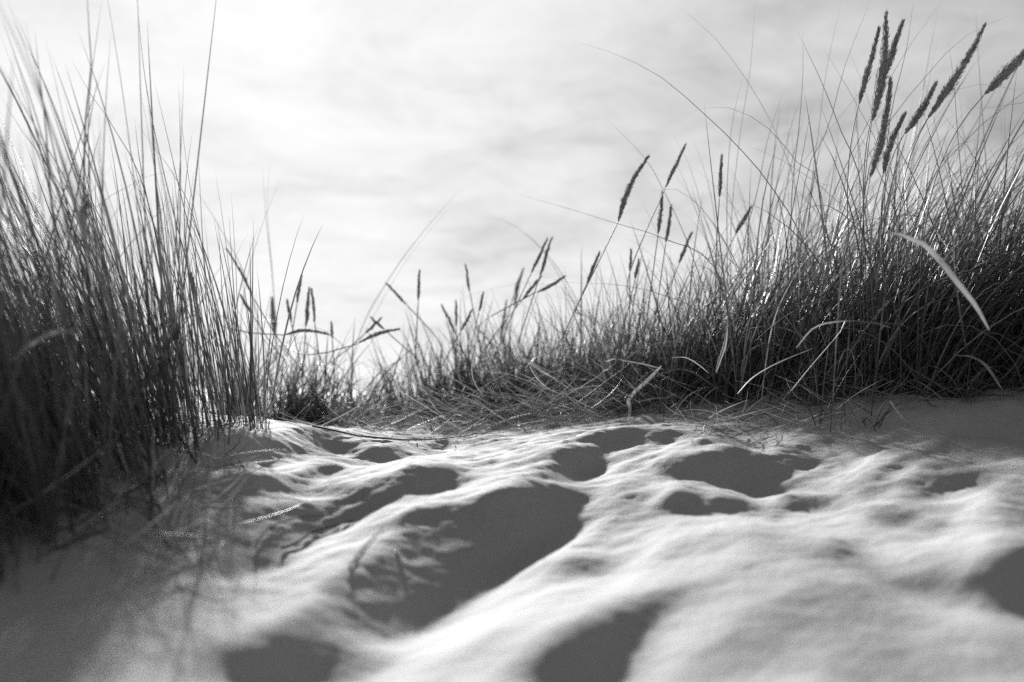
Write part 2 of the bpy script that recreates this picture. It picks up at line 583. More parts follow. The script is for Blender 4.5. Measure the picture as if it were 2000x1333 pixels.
def grow(roots, length, th0, th1, az, power=1.6, S=8, wob=0.0, seed=0):
    """blade centre lines: lean th0 from upright at the root, bending by th1 more towards the tip, in azimuth az"""
    r = np.random.default_rng(seed)
    N = len(roots)
    t = np.linspace(0, 1, S)
    th = th0[:, None] + th1[:, None] * t[None, :] ** power
    a = az[:, None] + r.normal(0, 1, N)[:, None] * wob * t[None, :]
    d = np.stack([np.sin(th) * np.cos(a), np.sin(th) * np.sin(a), np.cos(th)], -1)
    seg = length[:, None, None] / (S - 1)
    mid = (d[:, 1:] + d[:, :-1]) * 0.5 * seg
    return roots[:, None, :] + np.concatenate([np.zeros((N, 1, 3)), np.cumsum(mid, 1)], 1)


def keep_up(P, clear=0.004):
    g = ground(P[..., 0], P[..., 1]) + clear
    P = P.copy()
    z = P[:, 1:, 2]
    P[:, 1:, 2] = np.maximum(z, g[:, 1:])
    return P


def smooth_curve(pts, S):
    """Catmull-Rom through pts, S points evenly by length"""
    P = np.asarray(pts, float)
    if len(P) == 2:
        return P[0] + (P[1] - P[0]) * np.linspace(0, 1, S)[:, None]
    Q = np.vstack([2 * P[0] - P[1], P, 2 * P[-1] - P[-2]])
    out = []
    for i in range(len(P) - 1):
        p0, p1, p2, p3 = Q[i:i + 4]
        for t in np.linspace(0, 1, 12, endpoint=False):
            out.append(0.5 * (2 * p1 + (p2 - p0) * t + (2 * p0 - 5 * p1 + 4 * p2 - p3) * t * t + (3 * p1 - p0 - 3 * p2 + p3) * t ** 3))
    out.append(P[-1])
    out = np.array(out)
    L = np.r_[0, np.cumsum(np.linalg.norm(np.diff(out, axis=0), axis=1))]
    return np.stack([np.interp(np.linspace(0, L[-1], S), L, out[:, k]) for k in range(3)], -1)


def thing(name, label, cat, loc, group=None):
    o = link(name, None, None, loc)
    o['label'] = label
    o['category'] = cat
    if group:
        o['group'] = group
    o.empty_display_size = 0.05
    return o


TUFTS = []
seed_n = 100


def tuft(label, px, Y, rx, ry, n, L, lean, spread=0.35, dead=0.22, singles=14, wmul=1.0, short=0.55, bendm=1.0, tangle=0.35, group='marram grass tufts on the dune'):
    """a tuft of marram: px, Y where it stands; lean = mean sideways lean (radians, right positive)"""
    global seed_n
    seed_n += 7
    r = np.random.default_rng(seed_n)
    X = (px - 1000) / F * Y
    rad = np.sqrt(r.uniform(0, 1, n))
    ang = r.uniform(0, 2 * np.pi, n)
    rxs, rys = rad * np.cos(ang) * rx, rad * np.sin(ang) * ry
    nc = max(4, int(n / 26))
    crad, cang = np.sqrt(r.uniform(0, 1, nc)), r.uniform(0, 2 * np.pi, nc)
    own = r.integers(0, nc, n)
    mixd = r.uniform(0, 1, n) < .78
    rxs = np.where(mixd, (crad * np.cos(cang))[own] * rx + r.normal(0, .022, n), rxs * 1.15)
    rys = np.where(mixd, (crad * np.sin(cang))[own] * ry + r.normal(0, .022, n), rys * 1.15)
    clean, clen = r.normal(0, .10, nc), r.uniform(.62, 1.12, nc)
    x, y = X + rxs, Y + rys
    roots = np.stack([x, y, ground(x, y) - 0.01], -1)
    is_short = r.uniform(0, 1, n) < short
    ln = np.where(is_short, L * r.uniform(0.25, 0.60, n), L * (0.42 + 0.66 * r.beta(1.3, 1.9, n)))
    ln = ln * np.where(mixd, clen[own], .85)
    # lean outward from the tuft's middle, plus the wind
    lx = lean + rxs / max(rx, .01) * 0.20 + r.normal(0, spread * 0.5, n) + np.where(mixd, clean[own], 0)
    ly = rys / max(ry, .01) * 0.12 + r.normal(0, spread * 0.45, n)
    loose_ = is_short & (r.uniform(0, 1, n) < tangle)
    lx = lx + np.where(loose_, r.normal(0, .65, n), 0)
    ly = ly + np.where(loose_, r.normal(0, .5, n), 0)
    th0 = np.clip(np.hypot(lx, ly), 0.02, 1.35)
    az = np.arctan2(ly, lx)
    is_dead = r.uniform(0, 1, n) < dead
    bend = np.abs(r.normal(0.25, 0.3, n)) * bendm + np.where(is_short, r.uniform(0, 1.1, n) * bendm, 0) + np.where(is_dead, r.uniform(0.2, 1.3, n), 0)
    P = grow(roots, ln, th0, bend, az, 1.5, 9, 0.35, seed_n)
    P = keep_up(P)
    wd = r.uniform(0.0022, 0.0042, n) * wmul
    mat = np.where(is_dead, np.where(r.uniform(0, 1, n) < 0.10, 2, 1), 0)
    o = thing('grass_tuft', label, 'grass', (X, Y, float(ground(X, Y))), group)
    org = np.array(o.location)
    order = np.argsort(-P[:, :, 2].max(1))
    one = order[:singles]
    rest = order[singles:]
    for i in one:
        me = strip_mesh('blade', P[i:i + 1], wd[i:i + 1] * 1.3, [BLADE_MATS[mat[i]]], None, seed=int(i), origin=org)
        link('blade', me, o)
    me = strip_mesh('grass_blades', P[rest], wd[rest], BLADE_MATS, mat[rest], seed=seed_n, origin=org)
    b = link('grass_blades', me, o)
    b['kind'] = 'stuff'
    TUFTS.append((o, X, Y))
    return o


FOOT = lambda px, py: float(on_sand(px, py)[1])
tuft('sparse dark marram clump whose roots meet the pale sand edge, slim blades standing tall', 395, FOOT(395, 842) + .15, .17, .2, 120, 1.04, -.22, .12, .08, 26, 1.45, .40, .4, .1)
tuft('tallest dense marram clump beside the shaded sand slope, blades leaning left', 265, FOOT(265, 905) + .2, .2, .25, 370, 1.24, -.34, .24, .08, 36, 1.45, .50, .4, .1)
tuft('thick marram clump at the shaded edge between the tallest and the lowest clump', 140, FOOT(140, 990) + .2, .2, .22, 370, 1.20, -.40, .26, .05, 34, 1.45, .40, .4, .1)
tuft('dark marram clump rooted lowest on the shaded sand by the picture edge', 20, FOOT(20, 1085) + .18, .17, .18, 350, .98, -.40, .3, .02, 18, 1.4, .45, .5, .1)
tuft('marram clump filling the gap behind the tall left clumps', 130, 3.6, .40, .35, 380, 1.2, -.26, .2, .15, 14, 1.3, .5, .6)
tuft('marram clump added mostly beyond the left border, shading the near sand', -430, 1.3, .14, .35, 420, .85, -.22, .2, .0, 4, 1.4, .4, .5, .1)  # added beyond the border to keep sky light off the lower-left sand
tuft('low dark grass at the border on the shaded slope, lowest of all the grass', -70, FOOT(-40, 1170) + .12, .14, .12, 160, .26, -.1, .3, .0, 6, 1.0, .6, .5, .1)
tuft('marram clump cut by the left border, behind the lowest dark clump', -140, 2.6, .35, .4, 460, .92, -.12, .28, .2, 10, 1.2)
tuft('wiry marram tuft on the crest just right of the tall dark clumps', 505, 5.1, .30, .3, 560, .66, .02, .45, .35, 14, 2.3, .6, 1.2, .6)
tuft('low tangled marram tuft on the crest before the open sky gap', 655, 5.5, .26, .3, 520, .60, .10, .5, .35, 12, 2.3, .6, 1.3, .7)
tuft('short sparse marram tuft in the dip where the sky comes lowest', 775, 6.1, .25, .3, 260, .46, .05, .5, .35, 8, 1.7, .6, 1.2, .6)
tuft('upright marram tuft on the crest right of the open sky gap', 850, 5.7, .26, .3, 560, .72, .02, .32, .25, 14, 2.3, .6, .8, .5)
tuft('marram tuft at the middle of the crest behind the flattened straw', 965, 5.7, .28, .3, 640, .74, .04, .3, .25, 14, 2.3, .6, .8, .5)
tuft('marram tuft with many leaning seed heads at the crest centre', 1075, 5.4, .30, .3, 680, .76, .10, .3, .25, 14, 2.3, .6, .8, .5)
tuft('marram tuft behind the bleached curling leaf', 1190, 5.0, .30, .3, 700, .80, .16, .34, .25, 16, 1.6, .58, 1.0, .55)
tuft('rounded marram tuft below the two tall nodding seed heads', 1300, 4.6, .28, .3, 760, .86, .2, .36, .25, 16, 1.8, .36, 1.5, .55)
tuft('marram tuft below the lone stubby seed head', 1415, 4.3, .28, .28, 760, .90, .26, .36, .25, 18, 1.85, .36, 1.6, .6)
tuft('marram tuft with long arching blades that cross the cloudy sky', 1535, 4.0, .28, .27, 600, 1.12, .24, .36, .24, 20, 1.85, .36, 1.7, .6)
tuft('tangled marram tuft right below the tallest bunch of seed heads', 1660, 3.7, .27, .25, 620, 1.15, .30, .4, .24, 20, 1.85, .36, 1.7, .7)
tuft('dense dark marram tuft between the tallest seed heads and the white bent leaf', 1790, 3.55, .27, .25, 640, 1.15, .36, .42, .22, 20, 1.85, .36, 1.8, .7)
tuft('dense dark marram tuft behind the white bent leaf', 1915, 3.5, .27, .25, 640, 1.2, .38, .42, .2, 18, 1.85, .36, 1.8, .7)
tuft('darkest marram tuft at the right border above the sand hump', 2050, 3.45, .28, .25, 640, 1.15, .2, .42, .2, 12, 1.85, .36, 1.8, .7)
tuft('marram bank behind the dark right hand tufts, long blades swept by wind', 1880, 4.6, .55, .4, 700, 1.75, .40, .35, .25, 16, 1.6, .45, 1.5, .4)
tuft('marram bank behind the tallest bunch of seed heads', 1640, 4.9, .5, .4, 640, 1.5, .28, .35, .25, 14, 1.6, .45, 1.4, .4)
tuft('marram growth on the rise behind the lone stubby seed head', 1430, 5.5, .45, .4, 560, 1.2, .2, .35, .25, 12)
tuft('marram cut by the right border behind the darkest tuft', 2200, 4.1, .55, .45, 560, 1.6, .2, .35, .25, 8)


tuft('thin dark shoots on the shaded sand before the tall left clumps', 150, 1.85, .30, .25, 60, .40, -.25, .4, .2, 6, 1.1)
tuft('thin stray shoots in front of the bank below the tallest seed heads', 1650, 3.25, .45, .22, 46, .42, .2, .5, .3, 6, 1.2)
tuft('thin stray shoots on the sand before the bleached curling leaf', 1250, 4.0, .40, .25, 50, .40, .2, .5, .35, 6, 1.2)
tuft('thin stray shoots on the bright sand below the wiry crest tuft', 590, 4.55, .35, .25, 46, .36, .1, .5, .35, 6, 1.3)
tuft('thin stray shoots on the sand under the open sky gap', 800, 5.0, .35, .3, 40, .36, .1, .5, .35, 6, 1.3)


def nearest_tuft(X, Y):
    return min(TUFTS, key=lambda t: (t[1] - X) ** 2 + (t[2] - Y) ** 2)[0]


# single blades that stand out against the sky: pixel path from tip to root, metres ahead, width in mm
LONG = [
    ([(168, -45), (175, 80), (178, 130), (165, 270), (168, 500), (200, 880)], 2.3, 3.6),
    ([(200, -10), (188, 80), (179, 140), (172, 280), (190, 520), (240, 880)], 2.4, 3),
    ([(265, -25), (283, 150), (305, 270), (340, 420), (375, 560), (410, 840)], 2.8, 3),
    ([(0, 25), (35, 125), (62, 200), (100, 330), (170, 600), (230, 920)], 2.3, 3.4),
    ([(15, 25), (60, 105), (88, 165), (130, 270), (190, 450), (270, 890)], 2.4, 3.6),
    ([(68, 60), (76, 140), (90, 260), (100, 400), (140, 700), (190, 930)], 2.2, 4),
    ([(100, 105), (128, 185), (165, 290), (215, 450), (300, 870)], 2.5, 3.6),
    ([(138, 113), (175, 182), (225, 255), (290, 400), (380, 840)], 2.9, 3),
    ([(0, 122), (42, 200), (80, 270), (150, 420), (250, 900)], 2.3, 3.2),
    ([(0, 185), (45, 260), (115, 360), (220, 600), (300, 880)], 2.5, 3),
    ([(352, 175), (356, 250), (372, 370), (400, 520), (430, 830)], 3.0, 2.8),
    ([(376, 255), (366, 330), (360, 430), (375, 600), (405, 835)], 3.0, 2.8),
    ([(263, 232), (272, 310), (292, 410), (330, 560), (390, 840)], 2.9, 3),
    ([(284, 285), (274, 385), (290, 520), (340, 860)], 2.7, 3),
    ([(262, 235), (338, 340), (378, 425), (412, 560), (455, 835)], 3.05, 3),
    ([(300, 155), (322, 245), (345, 345), (385, 520), (440, 832)], 3.05, 2.8),
    ([(548, 350), (512, 440), (484, 540), (470, 650), (480, 790)], 4.9, 4),
    ([(512, 322), (520, 430), (535, 580), (548, 790)], 4.9, 4),
    ([(530, 300), (522, 400), (534, 560), (552, 795)], 4.9, 4),
    ([(375, 360), (432, 450), (492, 580), (555, 795)], 4.8, 4),
    ([(905, 362), (825, 455), (760, 545), (700, 660), (655, 800)], 5.4, 4),
    ([(892, 388), (800, 500), (740, 600), (690, 700), (650, 800)], 5.4, 4),
    ([(1118, 80), (1200, 105), (1290, 150), (1370, 218), (1440, 285), (1510, 370), (1580, 500), (1640, 750)], 2.9, 3),
    ([(1320, 8), (1390, 68), (1440, 130), (1482, 195), (1525, 280), (1560, 400), (1600, 755)], 3.0, 3.4),
    ([(1180, 228), (1260, 310), (1302, 385), (1345, 480), (1390, 620), (1420, 765)], 3.7, 3),
    ([(985, 373), (1090, 402), (1200, 436), (1300, 468), (1400, 530), (1500, 765)], 2.4, 3),
    ([(940, 423), (1000, 437), (1062, 490), (1112, 560), (1150, 650), (1180, 775)], 4.8, 4),
    ([(985, 432), (1045, 475), (1095, 545), (1135, 640), (1170, 775)], 4.8, 4),
    ([(1476, -10), (1466, 130), (1452, 220), (1440, 310), (1428, 450), (1425, 765)], 3.6, 3.2),
    ([(1645, -10), (1612, 150), (1600, 250), (1585, 370), (1560, 760)], 3.2, 3),
    ([(1705, -10), (1650, 130), (1618, 250), (1570, 370), (1530, 760)], 3.2, 3.4),
    ([(1555, 57), (1600, 150), (1642, 255), (1685, 380), (1720, 755)], 2.9, 3.4),
    ([(1568, 60), (1568, 150), (1560, 255), (1545, 420), (1550, 760)], 3.3, 3.2),
    ([(1795, -10), (1765, 60), (1710, 140), (1640, 230), (1560, 330), (1500, 450), (1470, 765)], 3.3, 3.2),
    ([(1985, 25), (1880, 75), (1800, 160), (1735, 245), (1690, 370), (1650, 755)], 2.9, 3.4),
    ([(1335, 225), (1400, 208), (1455, 222), (1505, 255), (1555, 315), (1605, 385), (1650, 755)], 2.6, 3.4),
    ([(2010, 180), (1900, 165), (1838, 200), (1785, 280), (1745, 400), (1700, 755)], 2.8, 3.4),
    ([(1890, 212), (1950, 210), (2020, 205), (2060, 300), (2080, 740)], 2.0, 4),
    ([(1850, -10), (1790, 70), (1740, 150), (1700, 230), (1640, 350), (1590, 500), (1560, 755)], 3.1, 3.4),
    ([(1785, -5), (1770, 100), (1745, 200), (1730, 330), (1720, 755)], 2.8, 3),
    ([(1850, 75), (1862, 150), (1870, 260), (1880, 400), (1890, 750)], 2.8, 2.8),
    ([(1530, 180), (1500, 270), (1480, 370), (1450, 500), (1430, 765)], 3.6, 3.2),
    ([(1452, 145), (1432, 230), (1422, 330), (1420, 450), (1425, 765)], 3.6, 3.4),
    ([(1310, 255), (1345, 320), (1375, 420), (1400, 520), (1410, 765)], 3.8, 3),
    ([(1350, 265), (1375, 330), (1395, 420), (1405, 560), (1400, 765)], 3.8, 2.6),
    ([(1060, 540), (1120, 553), (1200, 556), (1290, 575), (1370, 620), (1420, 765)], 3.9, 3),
    ([(860, 600), (930, 573), (1000, 557), (1060, 556), (1130, 600), (1170, 780)], 4.9, 3),
    ([(440, 645), (500, 626), (560, 632), (640, 650), (690, 720), (660, 800)], 5.3, 5),
    ([(770, 830), (720, 770), (690, 740), (640, 715), (600, 720), (540, 800)], 5.1, 4),
    ([(1925, 480), (1850, 440), (1780, 420), (1700, 432), (1650, 480), (1620, 755)], 2.3, 4),
    ([(2010, 395), (1900, 408), (1800, 440), (1740, 520), (1700, 755)], 2.4, 5),
    ([(1560, 735), (1640, 645), (1730, 632), (1800, 660), (1850, 750)], 2.4, 5),
    ([(1470, 670), (1530, 620), (1600, 590), (1690, 600), (1740, 750)], 2.6, 4),
    ([(1425, 790), (1560, 730), (1700, 690), (1850, 620), (2010, 590), (2090, 740)], 2.95, 4),
    ([(1600, 780), (1720, 735), (1850, 680), (1960, 640), (2080, 730)], 2.75, 4),
    ([(1540, 770), (1580, 720), (1640, 650), (1660, 620), (1640, 755)], 2.3, 5),
]
ra = np.random.default_rng(404)
for _ in range(64):
    x0 = ra.uniform(1430, 1960)
    hgt = ra.uniform(320, 740) * (0.6 + 0.4 * (x0 - 1400) / 600)
    run = ra.uniform(.2, 1.05) * hgt * (1 if ra.uniform() < .85 else -.7)
    y0 = 755
    droop = ra.uniform(0, .30) * hgt
    LONG.append(([(x0 + run, y0 - hgt + droop), (x0 + run * .72, y0 - hgt * .9 + droop * .3), (x0 + run * .42, y0 - hgt * .68),
                  (x0 + run * .16, y0 - hgt * .36), (x0, y0)], float(ra.uniform(2.75, 3.4)), float(ra.uniform(3.0, 5.0))))
for k, (pp, Y, w) in enumerate(LONG):
    root = on_sand(*pp[-1]) if pp[-1][1] > 760 or pp[-1][0] < 600 else at(*pp[-1], Y + 0.8)
    if pp[0][0] > 1150:
        Y += 0.55
    n_ = len(pp) - 1
    pts = [at(x, y, Y + (root[1] - Y) * (i / n_) ** 1.5) for i, (x, y) in enumerate(pp[:-1])] + [root]
    root[2] = float(ground(root[0], root[1])) - 0.01
    P = smooth_curve(pts[::-1], 18)
    o = nearest_tuft(root[0], root[1])
    dead = k % 5 == 3
    me = strip_mesh('blade', P[None], np.array([w * (0.0019 if pp[0][0] < 460 else 0.0015)]), [M_DRY if dead else M_GREEN], seed=k + 900, origin=np.array(o.location))
    link('blade', me, o)

# ------------------------------------------------------------------ flowering stalks


def tube(P, R, sides=6):
    S = len(P)
    T = np.gradient(P, axis=0)
    T /= np.linalg.norm(T, axis=1, keepdims=True) + 1e-9
    ref = np.array([0.3, -0.9, 0.1])
    A = np.cross(T, ref)
    A /= np.linalg.norm(A, axis=1, keepdims=True) + 1e-9
    B = np.cross(T, A)
    a = np.linspace(0, 2 * np.pi, sides, endpoint=False)
    V = P[:, None, :] + (np.cos(a)[None, :, None] * A[:, None, :] + np.sin(a)[None, :, None] * B[:, None, :]) * np.asarray(R)[:, None, None]
    i = np.arange(S - 1)[:, None] * sides
    j = np.arange(sides)[None, :]
    jn = (j + 1) % sides
    Fq = np.stack([i + j, i + jn, i + sides + jn, i + sides + j], -1).reshape(-1, 4)
    return V.reshape(-1, 3), Fq, (T, A, B)


def stalk(label, tip, base, w, Y, root, bow=0.0, lumpy=0.06, dY=0.0):
    """flowering stalk: pixel of the head's tip and base, the head's width in pixels, metres ahead, pixel of the root"""
    r = np.random.default_rng(abs(hash((tip, base))) % 99991 if False else int(tip[0] * 7 + tip[1] * 13 + 5000))
    t3, b3, r3 = at(*tip, Y + dY), at(*base, Y), on_sand(*root)
    r3[2] = float(ground(r3[0], r3[1])) - 0.01
    axis = t3 - b3
    L = np.linalg.norm(axis)
    # stem: leaves the ground upright, follows the head's direction at the top
    n = np.linalg.norm(b3 - r3)
    q1 = r3 + np.array([0, 0, n * 0.45]) + (b3 - r3) * 0.08
    q2 = b3 - axis / L * n * 0.3
    ts = np.linspace(0, 1, 14)[:, None]
    stem = (1 - ts) ** 3 * r3 + 3 * (1 - ts) ** 2 * ts * q1 + 3 * (1 - ts) * ts ** 2 * q2 + ts ** 3 * b3
    o = thing('flowering_stalk', label, 'grass stalk', tuple(r3), 'marram stalks with seed heads')
    org = r3
    V, Fq, _ = tube(stem, np.linspace(1.0, 0.75, 14) * max(0.0016, 1.35 * Y / F), 5)
    link('stem', mesh_from('stem', V - org, Fq, [M_STEM]), o)
    # head: spindle along a slightly bowed axis
    S = 22
    t = np.linspace(0, 1, S)
    sidev = np.cross(np.array([0, 1, 0]), axis / L)
    P = b3 + axis * t[:, None] + sidev * (np.sin(np.pi * t) * bow * L)[:, None]
    P = P + sidev * (np.cumsum(r.normal(0, 1, S)) * 0.0006)[:, None]
    rmax = w / F * Y * (0.76 if w > 13 else 0.52)
    prof = (np.clip(t / 0.28, 0, 1) ** 0.7) * (np.clip((1 - t) / 0.62, 0, 1) ** 0.75)
    prof = prof * (1 + r.normal(0, lumpy, S)) * 0.78 + 0.03
    R = rmax * prof
    V, Fq, (T, A, B) = tube(P, R * 0.5, 8)
    hd = link('seed_head', mesh_from('seed_head', V - org, Fq, [M_HEAD]), o)
    # spikelets: pointed husks pressed to the axis
    N = 800 if w > 13 else 420
    u = r.beta(1.2, 1.15, N) * 0.97
    f = u * (S - 1)
    i = np.clip(f.astype(int), 0, S - 2)
    fr = (f - i)[:, None]
    c = P[i] * (1 - fr) + P[i + 1] * fr
    rad = (R[i] * (1 - fr[:, 0]) + R[i + 1] * fr[:, 0])[:, None]
    a = r.uniform(0, 2 * np.pi, N)[:, None]
    out = np.cos(a) * A[i] + np.sin(a) * B[i]
    sd_ = np.cross(T[i], out)
    ln = np.minimum(r.uniform(0.010, 0.020, N), L * 0.15)[:, None]
    tilt = r.uniform(0.06, 0.40, N)[:, None]
    d = T[i] * np.cos(tilt) + out * np.sin(tilt)
    s0 = c + out * rad * 0.42 * r.uniform(.6, 1.6, (N, 1))
    wdt = ln * 0.075
    v0, v4 = s0, s0 + d * ln
    mid = s0 + d * ln * 0.4
    v1, v2, v3 = mid + sd_ * wdt, mid + out * wdt * 1.3, mid - sd_ * wdt
    V = np.stack([v0, v1, v2, v3, v4], 1).reshape(-1, 3)
    tri = np.array([[0, 1, 2], [0, 2, 3], [1, 4, 2], [2, 4, 3], [0, 3, 1], [1, 3, 4]])
    Ft = ((np.arange(N) * 5)[:, None, None] + tri[None]).reshape(-1, 3)
    sk = link('spikelets', mesh_from('spikelets', V - org, Ft, [M_SPIKE], smooth=False), hd)
    sk['kind'] = 'stuff'
    return o


STALKS = [
    ('thickest upright seed head, topmost of the tight bunch over the dark bank', (1734, 22), (1702, 240), 26, 1.85, (1690, 775), .03),
    ('second upright seed head overlapping just below the thickest one', (1737, 150), (1699, 350), 19, 1.8, (1684, 775), .04),
    ('slim seed head pressed to the outer left of the tight bunch', (1717, 53), (1677, 205), 14, 1.95, (1672, 775), .0),
    ('slanting seed head at the right of the tight bunch, tip level with its neighbour', (1766, 41), (1722, 162), 17, 1.95, (1700, 775), .0),
    ('slim bent seed head below the tight bunch with a hair-thin tip', (1765, 218), (1724, 342), 14, 1.9, (1712, 775), -.05),
    ('long dark diagonal seed head pointing to the upper right corner', (1924, 41), (1812, 232), 22, 1.95, (1760, 775), .03),
    ('shorter diagonal seed head tucked just left of the long dark one', (1830, 160), (1765, 264), 16, 2.0, (1740, 775), .02),
    ('big dark seed head cut by the right border', (2030, 72), (1922, 186), 28, 1.85, (1790, 775), .02),
    ('lone short stubby seed head standing upright among thin blades', (1411, 304), (1405, 388), 11, 3.2, (1400, 765), .0),
    ('straight seed head leaning right, highest of the middle pair', (1339, 282), (1299, 369), 11, 3.4, (1290, 765), .0),
    ('plump upright seed head right beneath the straight leaning one', (1296, 375), (1285, 460), 13, 3.5, (1280, 765), .0),
    ('small upright seed head beside the plump one', (1310, 402), (1300, 477), 10, 3.6, (1292, 765), .0),
    ('ragged lumpy seed head bending right above the bank, isolated on the sky', (1270, 304), (1207, 435), 14, 3.3, (1185, 775), -.05),
    ('seed head half hidden in blades below the lone stubby one', (1466, 405), (1436, 458), 12, 3.4, (1415, 765), .0),
    ('thin slanted seed head over the bank below the plump one', (1350, 455), (1326, 516), 9, 3.8, (1310, 765), .0),
    ('slender seed head leaning right above the dip of the bank', (1172, 493), (1145, 556), 9, 4.4, (1135, 775), .0),
    ('left one of two parallel slanted seed heads above the crest', (1069, 466), (1037, 535), 9, 4.8, (1025, 780), .0),
    ('right one of two parallel slanted seed heads above the crest', (1079, 464), (1054, 541), 10, 4.7, (1040, 780), .0),
    ('nearly level seed head jutting right from the crest', (1105, 540), (1047, 571), 10, 4.8, (1015, 780), .04),
    ('blurred broad seed head standing at the crest centre', (1022, 524), (1004, 576), 12, 6.2, (1000, 780), .0),
    ('slanted seed head just under the two parallel ones', (1057, 539), (1019, 587), 10, 5.0, (1000, 780), .0),
    ('tiny dark upright seed head low on the bank', (1230, 488), (1230, 532), 6, 4.6, (1228, 770), .0),
    ('tiny dark slanted seed head low on the bank', (1249, 508), (1240, 548), 8, 4.6, (1232, 770), .0),
    ('slim upright seed head alone on the pale sky of the gap', (821, 528), (817, 590), 8, 5.2, (818, 800), .0),
    ('thin seed head tilting left alone above the crest centre', (907, 518), (918, 573), 6, 5.4, (928, 795), .0),
    ('stubby dark seed head leaning right at the crest centre', (944, 572), (935, 611), 8, 5.4, (930, 795), .0),
    ('seed head tilted far left at the edge of the sky gap', (753, 554), (795, 597), 7, 5.4, (828, 800), .0),
    ('left arm of a fan of three small seed heads', (864, 596), (890, 654), 8, 5.4, (897, 798), .0),
    ('middle upright one of a fan of three small seed heads', (890, 588), (891, 641), 7, 5.5, (898, 798), .0),
    ('right arm of a fan of three small seed heads', (922, 606), (899, 649), 7, 5.3, (895, 798), .0),
    ('pale blurred seed head rising behind the crest', (1016, 545), (1004, 602), 11, 6.4, (1000, 780), .0),
    ('broad blurred seed head left of the pale one behind the crest', (990, 585), (978, 667), 13, 6.3, (976, 780), .0),
    ('tall thin seed head over the wiry tuft', (589, 539), (580, 594), 8, 4.9, (572, 800), .0),
    ('thickest seed head of the upright trio over the wiry tuft', (602, 562), (597, 641), 13, 4.8, (590, 800), .0),
    ('seed head tilting left in the upright trio over the wiry tuft', (606, 564), (615, 633), 8, 4.9, (606, 800), .0),
    ('short seed head tilting left beside the upright trio', (559, 587), (569, 633), 9, 5.0, (572, 800), .0),
    ('wide blurred seed head behind the crossing blades', (530, 580), (537, 656), 16, 6.3, (540, 795), .0),
    ('drooping seed head lying level like a small arch', (643, 656), (556, 655), 11, 4.6, (520, 805), -.10),
    ('pale seed head slanting low over the sky gap', (780, 643), (698, 672), 13, 4.7, (650, 805), -.05),
    ('thin seed head tilted left above the pale slanting one', (725, 620), (752, 645), 7, 5.3, (770, 800), .0),
    ('short dark seed head crossing the thin tilted one', (745, 622), (712, 653), 8, 5.3, (690, 800), .0),
    ('long narrow seed head tilted left before the tall clump', (441, 485), (497, 586), 7, 4.6, (525, 800), .02),
    ('small narrow seed head below the long narrow tilted one', (470, 577), (493, 615), 8, 4.8, (510, 800), .0),
    ('tiny upright seed head right of the drooping arch', (647, 630), (649, 664), 7, 5.4, (650, 800), .0),
    ('slim dark seed head buried deep in the tall dark clump', (168, 385), (160, 455), 14, 2.5, (210, 890), .0),
    ('seed head at the edge of the tall clump, level with its blades', (372, 535), (384, 590), 11, 3.1, (395, 850), .0),
]
for s in STALKS:
    s = list(s)
    if s[1][0] > 1640:
        s[4] += 1.25
    elif s[1][0] > 1250:
        s[4] += 0.7
    stalk(*s)

# ------------------------------------------------------------------ single leaves, straws, twigs and shells on the sand


def loose(name, label, cat, pp, Y, w, mat, kind='leaf', rest=False, fold=0.35, seed=1, depths=None):
    """pp: pixel path; rest=True drops the path onto the sand"""
    pts = []
    for i, (x, y) in enumerate(pp):
        if rest:
            d = ray(x, y)                    # march to the sand
            tt = np.linspace(0.9, 7.0, 3000)
            q = d[None, :] * (tt / d[1])[:, None] + np.array([0, 0, CAMH])
            below = q[:, 2] < ground(q[:, 0], q[:, 1])
            p = q[np.argmax(below)] if below.any() else at(x, y, Y)
            p = np.array(p)
            p[2] = float(ground(p[0], p[1])) + w * 0.0006
        else:
            p = at(x, y, depths[i] if depths else Y)
        pts.append(p)
    P = smooth_curve(pts, 14)
    if rest:
        P[:, 2] = np.maximum(P[:, 2], ground(P[:, 0], P[:, 1]) + w * 0.0007 + 0.001)
    org = P[0].copy()
    if kind == 'leaf':
        me = strip_mesh(name, P[None], np.array([w * 0.001]), [mat], seed=seed, fold=fold, origin=org, taper='spindle')
    else:
        t = np.linspace(0, 1, 14)
        V, Fq, _ = tube(P, w * 0.0005 * (1 - 0.5 * t), 6)
        me = mesh_from(name, V - org, Fq, [mat])
    o = link(name, me, None, tuple(org))
    o['label'] = label
    o['category'] = cat
    return o


loose('dead_leaf', 'pale curling dead leaf standing up out of the straw, bent like a hook', 'dead leaf',
      [(1226, 832), (1232, 805), (1228, 785), (1240, 768), (1268, 742), (1292, 715)], 3.0, 24, M_PALE, seed=3, depths=[4.05, 4.05, 4.05, 4.0, 3.9, 3.75])
loose('dead_leaf', 'short bleached leaf lying level right of the hooked leaf', 'dead leaf',
      [(1245, 785), (1275, 778), (1300, 777), (1322, 768)], 4.0, 14, M_PALE, seed=4)
loose('dead_leaf', 'wavy bleached leaf lying over the straw above the hooked leaf', 'dead leaf',
      [(1168, 703), (1182, 707), (1200, 701), (1230, 706), (1262, 712), (1295, 722)], 3.9, 8, M_PALE, seed=6)
loose('dead_leaf', 'pale leaf curving down to the right above the level bleached leaf', 'dead leaf',
      [(1312, 699), (1338, 699), (1362, 712), (1385, 730)], 3.4, 8, M_PALE, seed=8)
loose('dead_leaf', 'arched pale leaf catching the light over the middle bank', 'dead leaf',
      [(1222, 702), (1244, 685), (1275, 673), (1310, 668), (1345, 668)], 3.8, 10, M_PALE, seed=9)
loose('dead_leaf', 'broad bright white leaf bent over in the dark bank', 'dead leaf',
      [(1740, 455), (1756, 456), (1778, 466), (1805, 478), (1838, 512), (1868, 550), (1905, 597), (1932, 645)], 2.4, 13, M_DRY, seed=10)
